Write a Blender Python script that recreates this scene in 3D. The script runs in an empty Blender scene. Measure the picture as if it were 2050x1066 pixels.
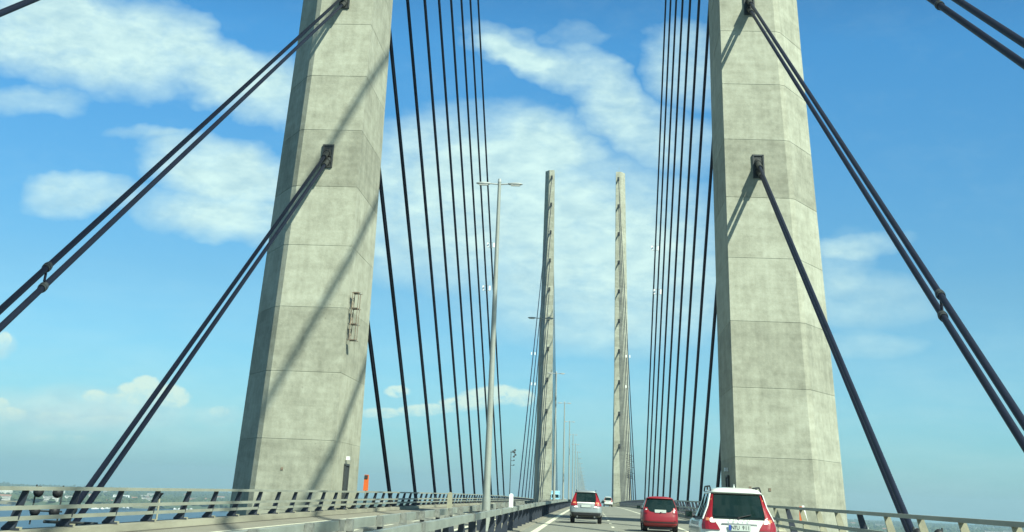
import bpy, bmesh, math, random
from mathutils import Vector, Matrix, noise
random.seed(7)
S = bpy.context.scene
C = S.collection
R = math.radians

# ------------------------------------------------------------------ camera
cam_d = bpy.data.cameras.new("camera")
cam = bpy.data.objects.new("camera", cam_d); C.objects.link(cam); S.camera = cam
cam_d.sensor_width = 36.0
cam_d.lens = 43.755
cam_d.shift_y = -0.4307
cam_d.clip_start = 0.1; cam_d.clip_end = 60000
M3 = Matrix(((0.99774, -0.006225, 0.066908), (0.055833, -0.477254, -0.87699), (0.037392, 0.878744, -0.475827)))
cam.matrix_world = Matrix.Translation((3.724, 0, 0)) @ M3.to_4x4()

# ------------------------------------------------------------------ sun, sky, exposure
SUN = Vector((1.0, -1.02, 1.372)).normalized()
SUN_EL = math.asin(SUN.z); SUN_ROT = math.atan2(SUN.x, SUN.y)
sd = bpy.data.lights.new("sun", 'SUN'); sd.energy = 5.0; sd.angle = R(0.62); sd.color = (0.96, 1.0, 0.84)
so = bpy.data.objects.new("sun", sd); C.objects.link(so)
so.rotation_euler = (-SUN).to_track_quat('-Z', 'Y').to_euler()
S.view_settings.view_transform = 'Standard'; S.view_settings.look = 'None'
S.view_settings.gamma = 1.0; S.view_settings.exposure = 0.90

W = bpy.data.worlds.new("World"); S.world = W; W.use_nodes = True
nt = W.node_tree; N = nt.nodes; LK = nt.links
for n in list(N): N.remove(n)
def nd(t, **k):
    n = N.new(t)
    for a, b in k.items(): setattr(n, a, b)
    return n
def mth(op, a, b=None, c=None, clamp=False):
    n = N.new('ShaderNodeMath'); n.operation = op; n.use_clamp = clamp
    for i, v in enumerate((a, b, c)):
        if v is None: continue
        if isinstance(v, (int, float)): n.inputs[i].default_value = v
        else: LK.new(v, n.inputs[i])
    return n.outputs[0]
out = nd('ShaderNodeOutputWorld'); bg = nd('ShaderNodeBackground'); LK.new(bg.outputs[0], out.inputs[0])
tc = nd('ShaderNodeTexCoord')
sx = nd('ShaderNodeSeparateXYZ'); LK.new(tc.outputs['Generated'], sx.inputs[0])
zc = mth('MAXIMUM', sx.outputs[2], 0.004)
cb = nd('ShaderNodeCombineXYZ'); LK.new(sx.outputs[0], cb.inputs[0]); LK.new(sx.outputs[1], cb.inputs[1]); LK.new(zc, cb.inputs[2])
sky = nd('ShaderNodeTexSky'); sky.sky_type = 'NISHITA'; sky.sun_disc = False
sky.sun_elevation = SUN_EL; sky.sun_rotation = SUN_ROT; sky.air_density = 1.0; sky.dust_density = 0.6; sky.ozone_density = 1.5
LK.new(cb.outputs[0], sky.inputs[0])
az = mth('MULTIPLY', mth('ARCTAN2', sx.outputs[0], sx.outputs[1]), 57.29578)
el = mth('MULTIPLY', mth('ARCSINE', mth('MINIMUM', mth('MAXIMUM', sx.outputs[2], -1.0), 1.0)), 57.29578)
# colour grading of the clear sky by elevation
gr = nd('ShaderNodeValToRGB'); LK.new(mth('DIVIDE', el, 80.0, clamp=True), gr.inputs[0])
cr = gr.color_ramp
GR = [(0.0, (0.47, 1.00, 1.30)), (0.03, (0.48, 1.00, 1.28)), (0.10, (0.49, 0.95, 1.14)), (0.23, (0.385, 1.10, 1.44)), (0.33, (0.26, 0.70, 1.00)), (1.0, (0.12, 0.30, 0.50))]
while len(cr.elements) < len(GR): cr.elements.new(0.5)
for e, (p, c) in zip(cr.elements, GR): e.position = p; e.color = (*[v / 2 for v in c], 1)
# cloud space: (azimuth, elevation, 1) in degrees, with a noise warp
cp = nd('ShaderNodeCombineXYZ'); LK.new(az, cp.inputs[0]); LK.new(el, cp.inputs[1]); cp.inputs[2].default_value = 0
def noi(scale, detail, rough, off=(0, 0, 0), sc=(1, 1, 1), dist=0.0, col=False):
    mp = nd('ShaderNodeMapping'); LK.new(cp.outputs[0], mp.inputs[0]); mp.inputs['Location'].default_value = off; mp.inputs['Scale'].default_value = sc
    n = nd('ShaderNodeTexNoise'); LK.new(mp.outputs[0], n.inputs[0]); n.inputs['Scale'].default_value = scale
    n.inputs['Detail'].default_value = detail; n.inputs['Roughness'].default_value = rough; n.inputs['Distortion'].default_value = dist
    return n.outputs[1 if col else 0]
wv = noi(0.28, 4, 0.55, (3, 7, 2), (1, 1.5, 1), col=True)
vs = nd('ShaderNodeVectorMath', operation='SUBTRACT'); LK.new(wv, vs.inputs[0]); vs.inputs[1].default_value = (0.5, 0.5, 0.5)
vm = nd('ShaderNodeVectorMath', operation='MULTIPLY'); LK.new(vs.outputs[0], vm.inputs[0]); 
ws = mth('ADD', mth('MULTIPLY', mth('DIVIDE', el, 14.0, clamp=True), 0.85), 0.15)
wc = nd('ShaderNodeCombineXYZ'); LK.new(mth('MULTIPLY', ws, 4.5), wc.inputs[0]); LK.new(mth('MULTIPLY', ws, 2.2), wc.inputs[1]); wc.inputs[2].default_value = 0; LK.new(wc.outputs[0], vm.inputs[1])
va = nd('ShaderNodeVectorMath', operation='ADD'); LK.new(cp.outputs[0], va.inputs[0]); LK.new(vm.outputs[0], va.inputs[1])
vb = nd('ShaderNodeVectorMath', operation='ADD'); LK.new(va.outputs[0], vb.inputs[0]); vb.inputs[1].default_value = (0, 0, 1)
CL = [
(0.179,-0.001,4.222, 0.038,0.562,-8.601, 1.00),
(0.218,-0.081,5.136, 0.275,0.733,-7.332, 0.95),
(0.404,0.091,8.886, -0.229,1.727,-30.001, 0.50),
(0.438,0.128,8.354, -0.287,1.518,-22.293, 0.70),
(0.305,-0.021,5.291, 0.093,0.804,-8.159, 1.00),
(0.259,0.014,3.901, 0.007,0.981,-10.047, 0.90),
(0.178,0.009,0.803, -0.013,0.296,-3.508, 1.00),
(0.154,-0.033,0.456, 0.050,0.297,-2.954, 1.00),
(0.244,-0.003,-0.520, -0.009,0.381,-3.234, 0.85),
(0.336,0.011,0.833, -0.021,0.620,-8.567, 1.00),
(0.366,0.027,2.458, -0.031,0.583,-7.937, 0.80),
(0.569,0.046,4.290, -0.041,0.811,-7.950, 0.70),
(0.180,0.001,-0.059, -0.021,0.719,-5.085, 0.60),
(0.243,-0.114,2.383, 0.420,1.033,-17.266, 0.75),
(0.217,-0.205,3.047, 0.515,0.619,-10.320, 0.80),
(0.267,-0.501,7.717, 0.533,0.309,-7.712, 0.60),
(0.426,-0.269,2.400, 0.435,0.797,-12.979, 0.55),
(0.595,-0.085,4.072, 0.252,2.025,-35.489, 0.45),
(0.515,-0.017,-2.121, -0.008,0.547,-5.103, 0.55),
(0.260,0.050,5.186, -0.070,1.318,-4.845, 0.60),
(0.146,0.027,2.847, -0.044,0.936,-2.412, 0.42),
(0.491,0.107,11.232, -0.050,0.946,-3.045, 0.65),
(0.834,0.124,12.613, -0.100,2.096,-6.738, 0.55),
(1.768,0.393,41.077, -0.148,2.095,-13.314, 0.60),
(0.411,-0.039,-4.402, -0.003,1.030,-8.067, 0.45),
(0.534,-0.001,-5.997, -0.155,2.010,-18.409, 0.45),
(0.502,-0.049,-5.470, -0.021,2.032,-12.217, 0.33),
(0.805,-0.072,-8.004, 0.002,0.839,-7.933, 0.30),
(0.774,0.140,13.584, -0.357,3.405,-52.757, 0.35),
(0.667,-0.298,14.418, 0.307,0.714,-6.752, 0.60),
(1.046,0.014,0.479, -0.035,1.722,-32.653, 0.25),
(0.761,0.093,8.926, -0.047,0.688,-8.013, 0.70),
]
tot = None
for (a, b, c, d, e, f, w) in CL:
    d1 = nd('ShaderNodeVectorMath', operation='DOT_PRODUCT'); LK.new(vb.outputs[0], d1.inputs[0]); d1.inputs[1].default_value = (a, b, c)
    d2 = nd('ShaderNodeVectorMath', operation='DOT_PRODUCT'); LK.new(vb.outputs[0], d2.inputs[0]); d2.inputs[1].default_value = (d, e, f)
    q = mth('ADD', mth('MULTIPLY', d1.outputs['Value'], d1.outputs['Value']), mth('MULTIPLY', d2.outputs['Value'], d2.outputs['Value']))
    m = mth('MULTIPLY', mth('MULTIPLY', mth('SUBTRACT', 1.75, q), 0.66, clamp=True), w * 1.0)
    tot = m if tot is None else mth('ADD', tot, m) if w < .5 else mth('MAXIMUM', tot, m)
# clouds elsewhere round the sky
far = mth('MULTIPLY', mth('SUBTRACT', mth('ABSOLUTE', az), 30.0, clamp=True), mth('MULTIPLY', mth('SUBTRACT', noi(0.09, 3, .5), 0.42, clamp=True), 5.0))
tot = mth('MAXIMUM', tot, mth('MINIMUM', far, 0.45))
tot = mth('MINIMUM', tot, 1.05)
n1 = noi(0.30, 9, 0.60, (1, 2, 5), (1, 2.0, 1), 0.3)
n2 = noi(1.1, 8, 0.62, (4, 1, 9), (1, 1.9, 1), 0.2)
dn = mth('ADD', mth('MULTIPLY', mth('SUBTRACT', n1, 0.5), 1.75), mth('MULTIPLY', mth('SUBTRACT', n2, 0.5), 0.75))
den = mth('MULTIPLY', mth('ADD', tot, mth('MULTIPLY', dn, mth('ADD', mth('MULTIPLY', tot, 0.62), 0.10))), 1.0)
ms = nd('ShaderNodeMapRange'); ms.interpolation_type = 'LINEAR'; LK.new(den, ms.inputs[0])
ms.inputs[1].default_value = 0.0; ms.inputs[2].default_value = 0.98; ms.inputs[3].default_value = 0; ms.inputs[4].default_value = 0.90
# thin veil of haze cloud near the horizon
n3 = noi(0.16, 7, 0.6, (8, 3, 1), (1, 5.0, 1), 0.2)
lo = nd('ShaderNodeMapRange'); LK.new(el, lo.inputs[0]); lo.inputs[1].default_value = 9.0; lo.inputs[2].default_value = 1.0; lo.inputs[3].default_value = 0.0; lo.inputs[4].default_value = 0.42
veil = mth('MULTIPLY', lo.outputs[0], mth('MULTIPLY', mth('SUBTRACT', n3, 0.30, clamp=True), 2.2, clamp=True))
cov = mth('MAXIMUM', ms.outputs[0], veil)
# crisp low cumulus with bright heads
CU = [
(1.960,0.350,35.999, -0.186,3.399,-14.661, 1.00),
(1.688,0.293,30.033, -0.135,2.460,-10.930, 1.10),
(1.473,-0.038,25.579, 0.249,2.283,-2.839, 1.00),
(0.676,0.116,11.858, -0.144,2.719,-10.979, 0.80),
(1.990,0.379,39.261, -0.233,4.226,-17.403, 0.80),
(1.287,0.238,24.530, -0.246,4.572,-18.127, 0.60),
(2.268,0.334,33.849, -0.218,4.523,-15.413, 0.60),
(1.350,0.295,30.994, -0.190,3.539,-12.116, 0.70),
(1.059,0.215,22.474, -0.207,4.011,-12.980, 0.50),
(0.865,0.161,16.665, -0.198,3.977,-12.208, 0.45),
(1.842,0.150,14.468, -0.174,4.050,-16.600, 0.90),
(0.797,0.119,5.183, -0.425,4.062,-15.545, 0.80),
(1.074,0.095,9.197, -0.189,4.450,-14.611, 0.80),
(0.849,0.209,3.235, -0.469,2.341,-10.643, 1.00),
(1.060,0.045,3.931, -0.100,2.629,-10.348, 1.00),
(1.837,0.062,5.139, -0.108,2.927,-11.175, 0.90),
(1.198,0.070,6.502, -0.132,3.309,-11.796, 0.80),
(0.591,0.119,12.432, -0.269,5.682,-13.620, 0.45),
(2.700,0.597,62.746, -0.227,4.027,-15.455, 0.80),
(3.774,0.833,86.998, -0.244,3.392,-22.254, 0.70),
]
n5 = noi(2.6, 7, 0.62, (5, 5, 5), (1, 1.3, 1), 0.4)
w5 = nd('ShaderNodeVectorMath', operation='ADD'); LK.new(cp.outputs[0], w5.inputs[0]); w5.inputs[1].default_value = (0, 0, 1)
cu = None
for (a, b, c, d, e, f, w) in CU:
    d1 = nd('ShaderNodeVectorMath', operation='DOT_PRODUCT'); LK.new(w5.outputs[0], d1.inputs[0]); d1.inputs[1].default_value = (a, b, c)
    d2 = nd('ShaderNodeVectorMath', operation='DOT_PRODUCT'); LK.new(w5.outputs[0], d2.inputs[0]); d2.inputs[1].default_value = (d, e, f)
    q = mth('ADD', mth('MULTIPLY', d1.outputs['Value'], d1.outputs['Value']), mth('MULTIPLY', d2.outputs['Value'], d2.outputs['Value']))
    # flat grey base, bright head: fade the lower half
    fl = mth('ADD', 0.80, mth('MULTIPLY', d2.outputs['Value'], 0.28))
    m = mth('MULTIPLY', mth('MULTIPLY', mth('SUBTRACT', 1.6, q, clamp=True), fl), w)
    cu = m if cu is None else mth('MAXIMUM', cu, m)
cud = mth('ADD', cu, mth('MULTIPLY', mth('MULTIPLY', mth('SUBTRACT', n5, 0.5), 2.2), mth('MINIMUM', cu, 0.8)))
mc = nd('ShaderNodeMapRange'); mc.interpolation_type = 'SMOOTHSTEP'; LK.new(cud, mc.inputs[0]); mc.inputs[1].default_value = 0.18; mc.inputs[2].default_value = 1.0; mc.inputs[3].default_value = 0; mc.inputs[4].default_value = 0.92
# cloud tone: bright tops, slightly greyer where thick and where low
n4 = noi(0.7, 7, 0.6, (2, 9, 4), (1, 2.2, 1), 0.2)
tone = nd('ShaderNodeMapRange'); LK.new(n4, tone.inputs[0]); tone.inputs[1].default_value = 0.22; tone.inputs[2].default_value = 0.66; tone.inputs[3].default_value = 0.0; tone.inputs[4].default_value = 1.0
ccol = nd('ShaderNodeMix', data_type='RGBA'); LK.new(tone.outputs[0], ccol.inputs[0])
tl = nd('ShaderNodeMapRange'); LK.new(el, tl.inputs[0]); tl.inputs[1].default_value = 6.0; tl.inputs[2].default_value = 0.5; tl.inputs[3].default_value = 1.0; tl.inputs[4].default_value = 0.55
LK.new(mth('MULTIPLY', tone.outputs[0], tl.outputs[0]), ccol.inputs[0])
ccol.inputs[6].default_value = (0.265, 0.40, 0.43, 1); ccol.inputs[7].default_value = (0.42, 0.56, 0.52, 1)
skm = nd('ShaderNodeMix', data_type='RGBA'); skm.blend_type = 'MULTIPLY'; skm.inputs[0].default_value = 1.0
LK.new(sky.outputs[0], skm.inputs[6]); LK.new(gr.outputs[0], skm.inputs[7])
skv = nd('ShaderNodeVectorMath', operation='SCALE'); LK.new(skm.outputs[2], skv.inputs[0]); skv.inputs['Scale'].default_value = 2.0
SKY_STRENGTH = 0.060
clv = nd('ShaderNodeVectorMath', operation='SCALE'); LK.new(ccol.outputs[2], clv.inputs[0]); clv.inputs['Scale'].default_value = 1.0 / SKY_STRENGTH
fin = nd('ShaderNodeMix', data_type='RGBA'); LK.new(cov, fin.inputs[0]); LK.new(skv.outputs[0], fin.inputs[6]); LK.new(clv.outputs[0], fin.inputs[7])
fin2 = nd('ShaderNodeMix', data_type='RGBA'); LK.new(mc.outputs[0], fin2.inputs[0]); LK.new(fin.outputs[2], fin2.inputs[6]); fin2.inputs[7].default_value = (0.43 / SKY_STRENGTH, 0.545 / SKY_STRENGTH, 0.47 / SKY_STRENGTH, 1)
LK.new(fin2.outputs[2], bg.inputs[0]); bg.inputs[1].default_value = SKY_STRENGTH

# ------------------------------------------------------------------ helpers
def mat(name, col, rough=.7, metal=0., var=0., vscale=3., bump=0., bscale=20., coat=0., stretch=(1, 1, 1), col2=None, spec=None, detail=6):
    m = bpy.data.materials.new(name); m.use_nodes = True; t = m.node_tree; b = t.nodes['Principled BSDF']
    b.inputs['Base Color'].default_value = (*col, 1); b.inputs['Roughness'].default_value = rough; b.inputs['Metallic'].default_value = metal
    b.inputs['Coat Weight'].default_value = coat; b.inputs['Coat Roughness'].default_value = .05
    if spec is not None: b.inputs['Specular IOR Level'].default_value = spec
    co = t.nodes.new('ShaderNodeTexCoord'); mp = t.nodes.new('ShaderNodeMapping'); t.links.new(co.outputs['Object'], mp.inputs[0]); mp.inputs['Scale'].default_value = stretch
    if var > 0 or col2:
        n = t.nodes.new('ShaderNodeTexNoise'); t.links.new(mp.outputs[0], n.inputs[0]); n.inputs['Scale'].default_value = vscale; n.inputs['Detail'].default_value = detail; n.inputs['Roughness'].default_value = .62
        r = t.nodes.new('ShaderNodeValToRGB'); t.links.new(n.outputs[0], r.inputs[0])
        c2 = col2 or tuple(min(1, v * (1 + var)) for v in col); c1 = col if col2 else tuple(v * (1 - var) for v in col)
        r.color_ramp.elements[0].position = .36; r.color_ramp.elements[0].color = (*c1, 1)
        r.color_ramp.elements[1].position = .64; r.color_ramp.elements[1].color = (*c2, 1)
        t.links.new(r.outputs[0], b.inputs['Base Color'])
    if bump > 0:
        n = t.nodes.new('ShaderNodeTexNoise'); t.links.new(mp.outputs[0], n.inputs[0]); n.inputs['Scale'].default_value = bscale; n.inputs['Detail'].default_value = 5
        bp = t.nodes.new('ShaderNodeBump'); bp.inputs['Strength'].default_value = bump; bp.inputs['Distance'].default_value = .02
        t.links.new(n.outputs[0], bp.inputs['Height']); t.links.new(bp.outputs[0], b.inputs['Normal'])
    return m

def concrete_mat():
    m = bpy.data.materials.new('pylon_concrete'); m.use_nodes = True; t = m.node_tree; b = t.nodes['Principled BSDF']; L = t.links.new
    b.inputs['Roughness'].default_value = .85
    co = t.nodes.new('ShaderNodeTexCoord')
    def nz(scale, st, det=6, ro=.6, loc=(0, 0, 0)):
        mp = t.nodes.new('ShaderNodeMapping'); L(co.outputs['Object'], mp.inputs[0]); mp.inputs['Scale'].default_value = st; mp.inputs['Location'].default_value = loc
        n = t.nodes.new('ShaderNodeTexNoise'); L(mp.outputs[0], n.inputs[0]); n.inputs['Scale'].default_value = scale; n.inputs['Detail'].default_value = det; n.inputs['Roughness'].default_value = ro
        return n.outputs[0]
    def M(op, a, b2):
        n = t.nodes.new('ShaderNodeMath'); n.operation = op
        for i, v in enumerate((a, b2)):
            if isinstance(v, (int, float)): n.inputs[i].default_value = v
            else: L(v, n.inputs[i])
        return n.outputs[0]
    sp = t.nodes.new('ShaderNodeSeparateXYZ'); L(co.outputs['Object'], sp.inputs[0])
    lift = M('FLOOR', M('DIVIDE', M('SUBTRACT', sp.outputs[2], 2.85), 4.02), 0)
    wn = t.nodes.new('ShaderNodeTexWhiteNoise'); wn.noise_dimensions = '1D'; L(lift, wn.inputs['W'])
    v = M('MULTIPLY', M('SUBTRACT', wn.outputs[0], .5), .26)
    v = M('ADD', v, M('MULTIPLY', M('SUBTRACT', nz(.55, (1, 1, 1), 7, .65), .5), 1.0))
    v = M('ADD', v, M('MULTIPLY', M('SUBTRACT', nz(2.2, (1, 1, .10), 5, .6, (3, 1, 0)), .5), .42))
    v = M('ADD', v, M('MULTIPLY', M('SUBTRACT', nz(3.2, (1, 1, 1), 6, .7, (7, 3, 2)), .5), .55))
    v = M('ADD', v, M('MULTIPLY', M('SUBTRACT', nz(2.4, (.12, .12, 1), 4, .55, (5, 2, 8)), .5), .45))
    v = M('ADD', v, .5)
    r = t.nodes.new('ShaderNodeValToRGB'); L(v, r.inputs[0])
    e = r.color_ramp.elements; e[0].position = .18; e[0].color = (.195, .200, .150, 1); e[1].position = .85; e[1].color = (.400, .415, .325, 1)
    mid = e.new(.5); mid.color = (.290, .298, .228, 1)
    # small dark blow-holes
    hole = t.nodes.new('ShaderNodeMapRange'); L(nz(5.5, (1, 1, 1), 2, .5, (1, 8, 3)), hole.inputs[0]); hole.inputs[1].default_value = .70; hole.inputs[2].default_value = .78; hole.inputs[3].default_value = 0; hole.inputs[4].default_value = .45
    mx = t.nodes.new('ShaderNodeMix'); mx.data_type = 'RGBA'; L(hole.outputs[0], mx.inputs[0]); L(r.outputs[0], mx.inputs[6]); mx.inputs[7].default_value = (.12, .12, .09, 1)
    L(mx.outputs[2], b.inputs['Base Color'])
    bp = t.nodes.new('ShaderNodeBump'); bp.inputs['Strength'].default_value = .35; bp.inputs['Distance'].default_value = .03
    L(nz(6, (1, 1, 1), 6), bp.inputs['Height']); L(bp.outputs[0], b.inputs['Normal'])
    return m

MAT = dict(
 concrete=concrete_mat(),
 kerb=mat('kerb_concrete', (.23, .225, .165), .85, var=.25, vscale=.9, bump=.3, stretch=(1, .15, 1)),
 mark=mat('faded_mark', (.17, .13, .09), .8, var=.5, vscale=9),
 gutter=mat('gutter_dirt', (.085, .08, .06), .9, var=.3, vscale=1.5, stretch=(1, .1, 1)),
 slab=mat('slab_concrete', (.22, .215, .165), .85, var=.2, vscale=.5, bump=.2),
 cable=mat('cable_sheath', (.008, .012, .024), .55, var=.15, vscale=.5, spec=.22),
 collar=mat('collar_steel', (.05, .058, .06), .5, metal=.3, var=.2, vscale=8),
 sleeve=mat('sleeve_steel', (.028, .032, .030), .6, var=.2, vscale=5),
 plate=mat('anchor_plate_paint', (.030, .036, .036), .55, var=.3, vscale=5),
 whiteframe=mat('white_clamp', (.75, .76, .74), .5, var=.08, vscale=4),
 rail=mat('railing_paint', (.235, .25, .20), .55, var=.16, vscale=1.2, stretch=(1, .3, 1), bump=.1),
 post=mat('post_dark_tone', (.018, .026, .040), .6, var=.2, vscale=5),  # dark post tone, on the right railing also standing in for shade
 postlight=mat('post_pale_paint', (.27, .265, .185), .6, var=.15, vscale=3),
 galv=mat('galvanised_steel', (.26, .29, .25), .45, metal=.25, var=.22, vscale=1.8, stretch=(1, .35, 1), bump=.15),
 galvblock=mat('galvanised_block', (.16, .17, .15), .6, metal=.2, var=.3, vscale=9),
 lamp=mat('lamp_pole_paint', (.25, .275, .245), .5, metal=.1, var=.08, vscale=1.5),
 lamphead=mat('lamp_head', (.30, .33, .32), .5, var=.1),
 lens=mat('lamp_lens', (.55, .58, .56), .25),
 marking=mat('road_marking', (.56, .56, .42), .7, var=.14, vscale=2.5),
 tyre=mat('tyre_rubber', (.015, .015, .017), .85, bump=.2),
 rim=mat('wheel_rim', (.35, .36, .37), .35, metal=.8),
 black=mat('black_plastic', (.012, .013, .015), .6, bump=.1),
 glass=mat('car_glass', (.006, .016, .014), .06, spec=.6),
 white=mat('white_car_paint', (.55, .58, .53), .35, coat=.8, var=.03, vscale=2),
 silver=mat('silver_car_paint', (.22, .25, .245), .38, metal=.3, coat=.7, var=.03, vscale=2),
 red=mat('red_car_paint', (.20, .006, .013), .42, coat=.3, var=.05, vscale=2),
 tail=mat('tail_light_red', (.22, .006, .012), .3, coat=.4),
 amber=mat('tail_light_amber', (.50, .17, .08), .2, coat=1.),
 clear=mat('tail_light_clear', (.75, .75, .70), .15, coat=1.),
 platew=mat('number_plate_white', (.42, .47, .43), .5),
 plateb=mat('number_plate_blue', (.02, .06, .30), .5),
 ink=mat('plate_ink', (.01, .01, .012), .6),
 badge=mat('badge_grey', (.18, .19, .19), .4, metal=.5),
 cladding=mat('grey_cladding', (.10, .105, .105), .7, bump=.15),
 orange=mat('orange_paint', (.60, .12, .02), .5, var=.08, vscale=4),
 truckblue=mat('truck_blue_paint', (.24, .48, .60), .4, coat=.5),
 treeg=mat('far_foliage', (.028, .048, .022), .9, col2=(.06, .085, .035), vscale=.02),
 wallp=mat('pale_wall', (.45, .45, .40), .8, var=.1, vscale=.1), wallb=mat('brick_wall', (.34, .20, .13), .8, var=.1, vscale=.1),
 roofd=mat('grey_roof', (.16, .16, .16), .8, var=.1, vscale=.1), roofr=mat('red_roof', (.24, .13, .09), .8, var=.1, vscale=.1),
 winm=mat('far_window', (.05, .06, .07), .3),
)
def road_mat(name, a, b):
    m = bpy.data.materials.new(name); m.use_nodes = True; t = m.node_tree; p = t.nodes['Principled BSDF']; L = t.links.new
    p.inputs['Roughness'].default_value = .82
    co = t.nodes.new('ShaderNodeTexCoord')
    def nz(scale, st, det=6):
        mp = t.nodes.new('ShaderNodeMapping'); L(co.outputs['Object'], mp.inputs[0]); mp.inputs['Scale'].default_value = st
        n = t.nodes.new('ShaderNodeTexNoise'); L(mp.outputs[0], n.inputs[0]); n.inputs['Scale'].default_value = scale; n.inputs['Detail'].default_value = det; n.inputs['Roughness'].default_value = .65
        return n.outputs[0]
    ad = t.nodes.new('ShaderNodeMath'); ad.operation = 'ADD'; L(nz(1.1, (1, .06, 1)), ad.inputs[0]); L(nz(.9, (1, 1, 1)), ad.inputs[1])
    a2 = t.nodes.new('ShaderNodeMath'); a2.operation = 'ADD'; L(ad.outputs[0], a2.inputs[0]); L(nz(38, (1, 1, 1), 3), a2.inputs[1])
    r = t.nodes.new('ShaderNodeValToRGB'); L(a2.outputs[0], r.inputs[0]); 
    d = t.nodes.new('ShaderNodeMath'); d.operation = 'DIVIDE'; L(a2.outputs[0], d.inputs[0]); d.inputs[1].default_value = 3; L(d.outputs[0], r.inputs[0])
    r.color_ramp.elements[0].position = .38; r.color_ramp.elements[0].color = (*a, 1); r.color_ramp.elements[1].position = .62; r.color_ramp.elements[1].color = (*b, 1)
    L(r.outputs[0], p.inputs['Base Color'])
    bp = t.nodes.new('ShaderNodeBump'); bp.inputs['Strength'].default_value = .4; bp.inputs['Distance'].default_value = .01
    L(nz(60, (1, 1, 1), 3), bp.inputs['Height']); L(bp.outputs[0], p.inputs['Normal'])
    return m
MAT['road'] = road_mat('asphalt', (.150, .155, .122), (.215, .220, .175))
MAT['shoulder'] = road_mat('pale_asphalt', (.165, .158, .118), (.230, .220, .168))

class MB:
    def __init__(s): s.v = []; s.f = []; s.m = []; s.sm = []; s.mats = []
    def mi(s, m):
        if m not in s.mats: s.mats.append(m)
        return s.mats.index(m)
    def add(s, vs, fs, m, smooth=False):
        o = len(s.v); s.v += [tuple(v) for v in vs]; k = s.mi(m)
        for f in fs: s.f.append([i + o for i in f]); s.m.append(k); s.sm.append(smooth)
    def box(s, c, sz, m, top=(1, 1), shift=(0, 0), rz=0):
        hx, hy, hz = sz[0] / 2, sz[1] / 2, sz[2] / 2; vs = []
        for k, (tx, ty, ox, oy) in ((-1, (1, 1, 0, 0)), (1, (top[0], top[1], shift[0], shift[1]))):
            for a, b in ((-1, -1), (1, -1), (1, 1), (-1, 1)):
                x, y = a * hx * tx + ox, b * hy * ty + oy
                if rz: x, y = x * math.cos(rz) - y * math.sin(rz), x * math.sin(rz) + y * math.cos(rz)
                vs.append((c[0] + x, c[1] + y, c[2] + k * hz))
        s.add(vs, [(3, 2, 1, 0), (4, 5, 6, 7), (0, 1, 5, 4), (1, 2, 6, 5), (2, 3, 7, 6), (3, 0, 4, 7)], m)
    def tube(s, p0, p1, r0, m, r1=None, n=10, cap=True):
        p0 = Vector(p0); p1 = Vector(p1); r1 = r0 if r1 is None else r1
        d = (p1 - p0).normalized(); u = d.cross(Vector((0, 0, 1)))
        if u.length < 1e-3: u = Vector((1, 0, 0))
        u.normalize(); w = d.cross(u); vs = []
        for p, r in ((p0, r0), (p1, r1)):
            for i in range(n):
                a = 2 * math.pi * i / n; vs.append(p + (u * math.cos(a) + w * math.sin(a)) * r)
        s.add(vs, [(i, (i + 1) % n, n + (i + 1) % n, n + i)[::-1] for i in range(n)], m, True)
        if cap: s.add(vs, [tuple(range(n)), tuple(range(2 * n - 1, n - 1, -1))], m)
    def loft(s, rings, m, cap0=True, cap1=True, smooth=False, mfun=None):
        n = len(rings[0]); vs = [p for r in rings for p in r]; o = len(s.v); s.v += [tuple(v) for v in vs]
        for j in range(len(rings) - 1):
            k = s.mi(mfun(j) if mfun else m)
            for i in range(n):
                s.f.append([o + j * n + i, o + j * n + (i + 1) % n, o + (j + 1) * n + (i + 1) % n, o + (j + 1) * n + i]); s.m.append(k); s.sm.append(smooth)
        k = s.mi(m)
        if cap0: s.f.append([o + i for i in range(n)][::-1]); s.m.append(k); s.sm.append(False)
        if cap1: s.f.append([o + (len(rings) - 1) * n + i for i in range(n)]); s.m.append(k); s.sm.append(smooth)
    def build(s, name, parent=None, loc=None, recalc=True):
        me = bpy.data.meshes.new(name); me.from_pydata(s.v, [], s.f)
        for m in s.mats: me.materials.append(MAT[m] if isinstance(m, str) else m)
        me.polygons.foreach_set('material_index', s.m); me.polygons.foreach_set('use_smooth', s.sm)
        if recalc:
            b = bmesh.new(); b.from_mesh(me); bmesh.ops.recalc_face_normals(b, faces=b.faces); b.to_mesh(me); b.free()
        me.update()
        o = bpy.data.objects.new(name, me); C.objects.link(o)
        if parent: o.parent = parent
        if loc: o.location = loc
        return o
def tag(o, label, cat, group=None, kind=None):
    o['label'] = label; o['category'] = cat
    if group: o['group'] = group
    if kind: o['kind'] = kind
    return o
def struct(o): o['kind'] = 'structure'; return o
def thing(name, loc, label, cat, group=None, rz=0):
    o = bpy.data.objects.new(name, None); C.objects.link(o); o.location = loc; o.rotation_euler = (0, 0, rz); o.empty_display_size = .3
    return tag(o, label, cat, group)
def text_mesh(name, txt, size, m, parent, mtx, depth=.002):
    cu = bpy.data.curves.new(name, 'FONT'); cu.body = txt; cu.size = size; cu.align_x = 'CENTER'; cu.align_y = 'CENTER'; cu.extrude = depth; cu.resolution_u = 3
    t = bpy.data.objects.new('tmp', cu); me = bpy.data.meshes.new_from_object(t); bpy.data.objects.remove(t)
    me.materials.clear(); me.materials.append(MAT[m]); me.transform(mtx)
    o = bpy.data.objects.new(name, me); C.objects.link(o); o.parent = parent; return o
ORD = ['nearest', 'second', 'third', 'fourth', 'fifth', 'sixth', 'seventh', 'eighth', 'ninth', 'tenth', 'eleventh', 'twelfth', 'thirteenth', 'fourteenth', 'fifteenth', 'sixteenth', 'seventeenth', 'eighteenth', 'nineteenth', 'twentieth']

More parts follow.
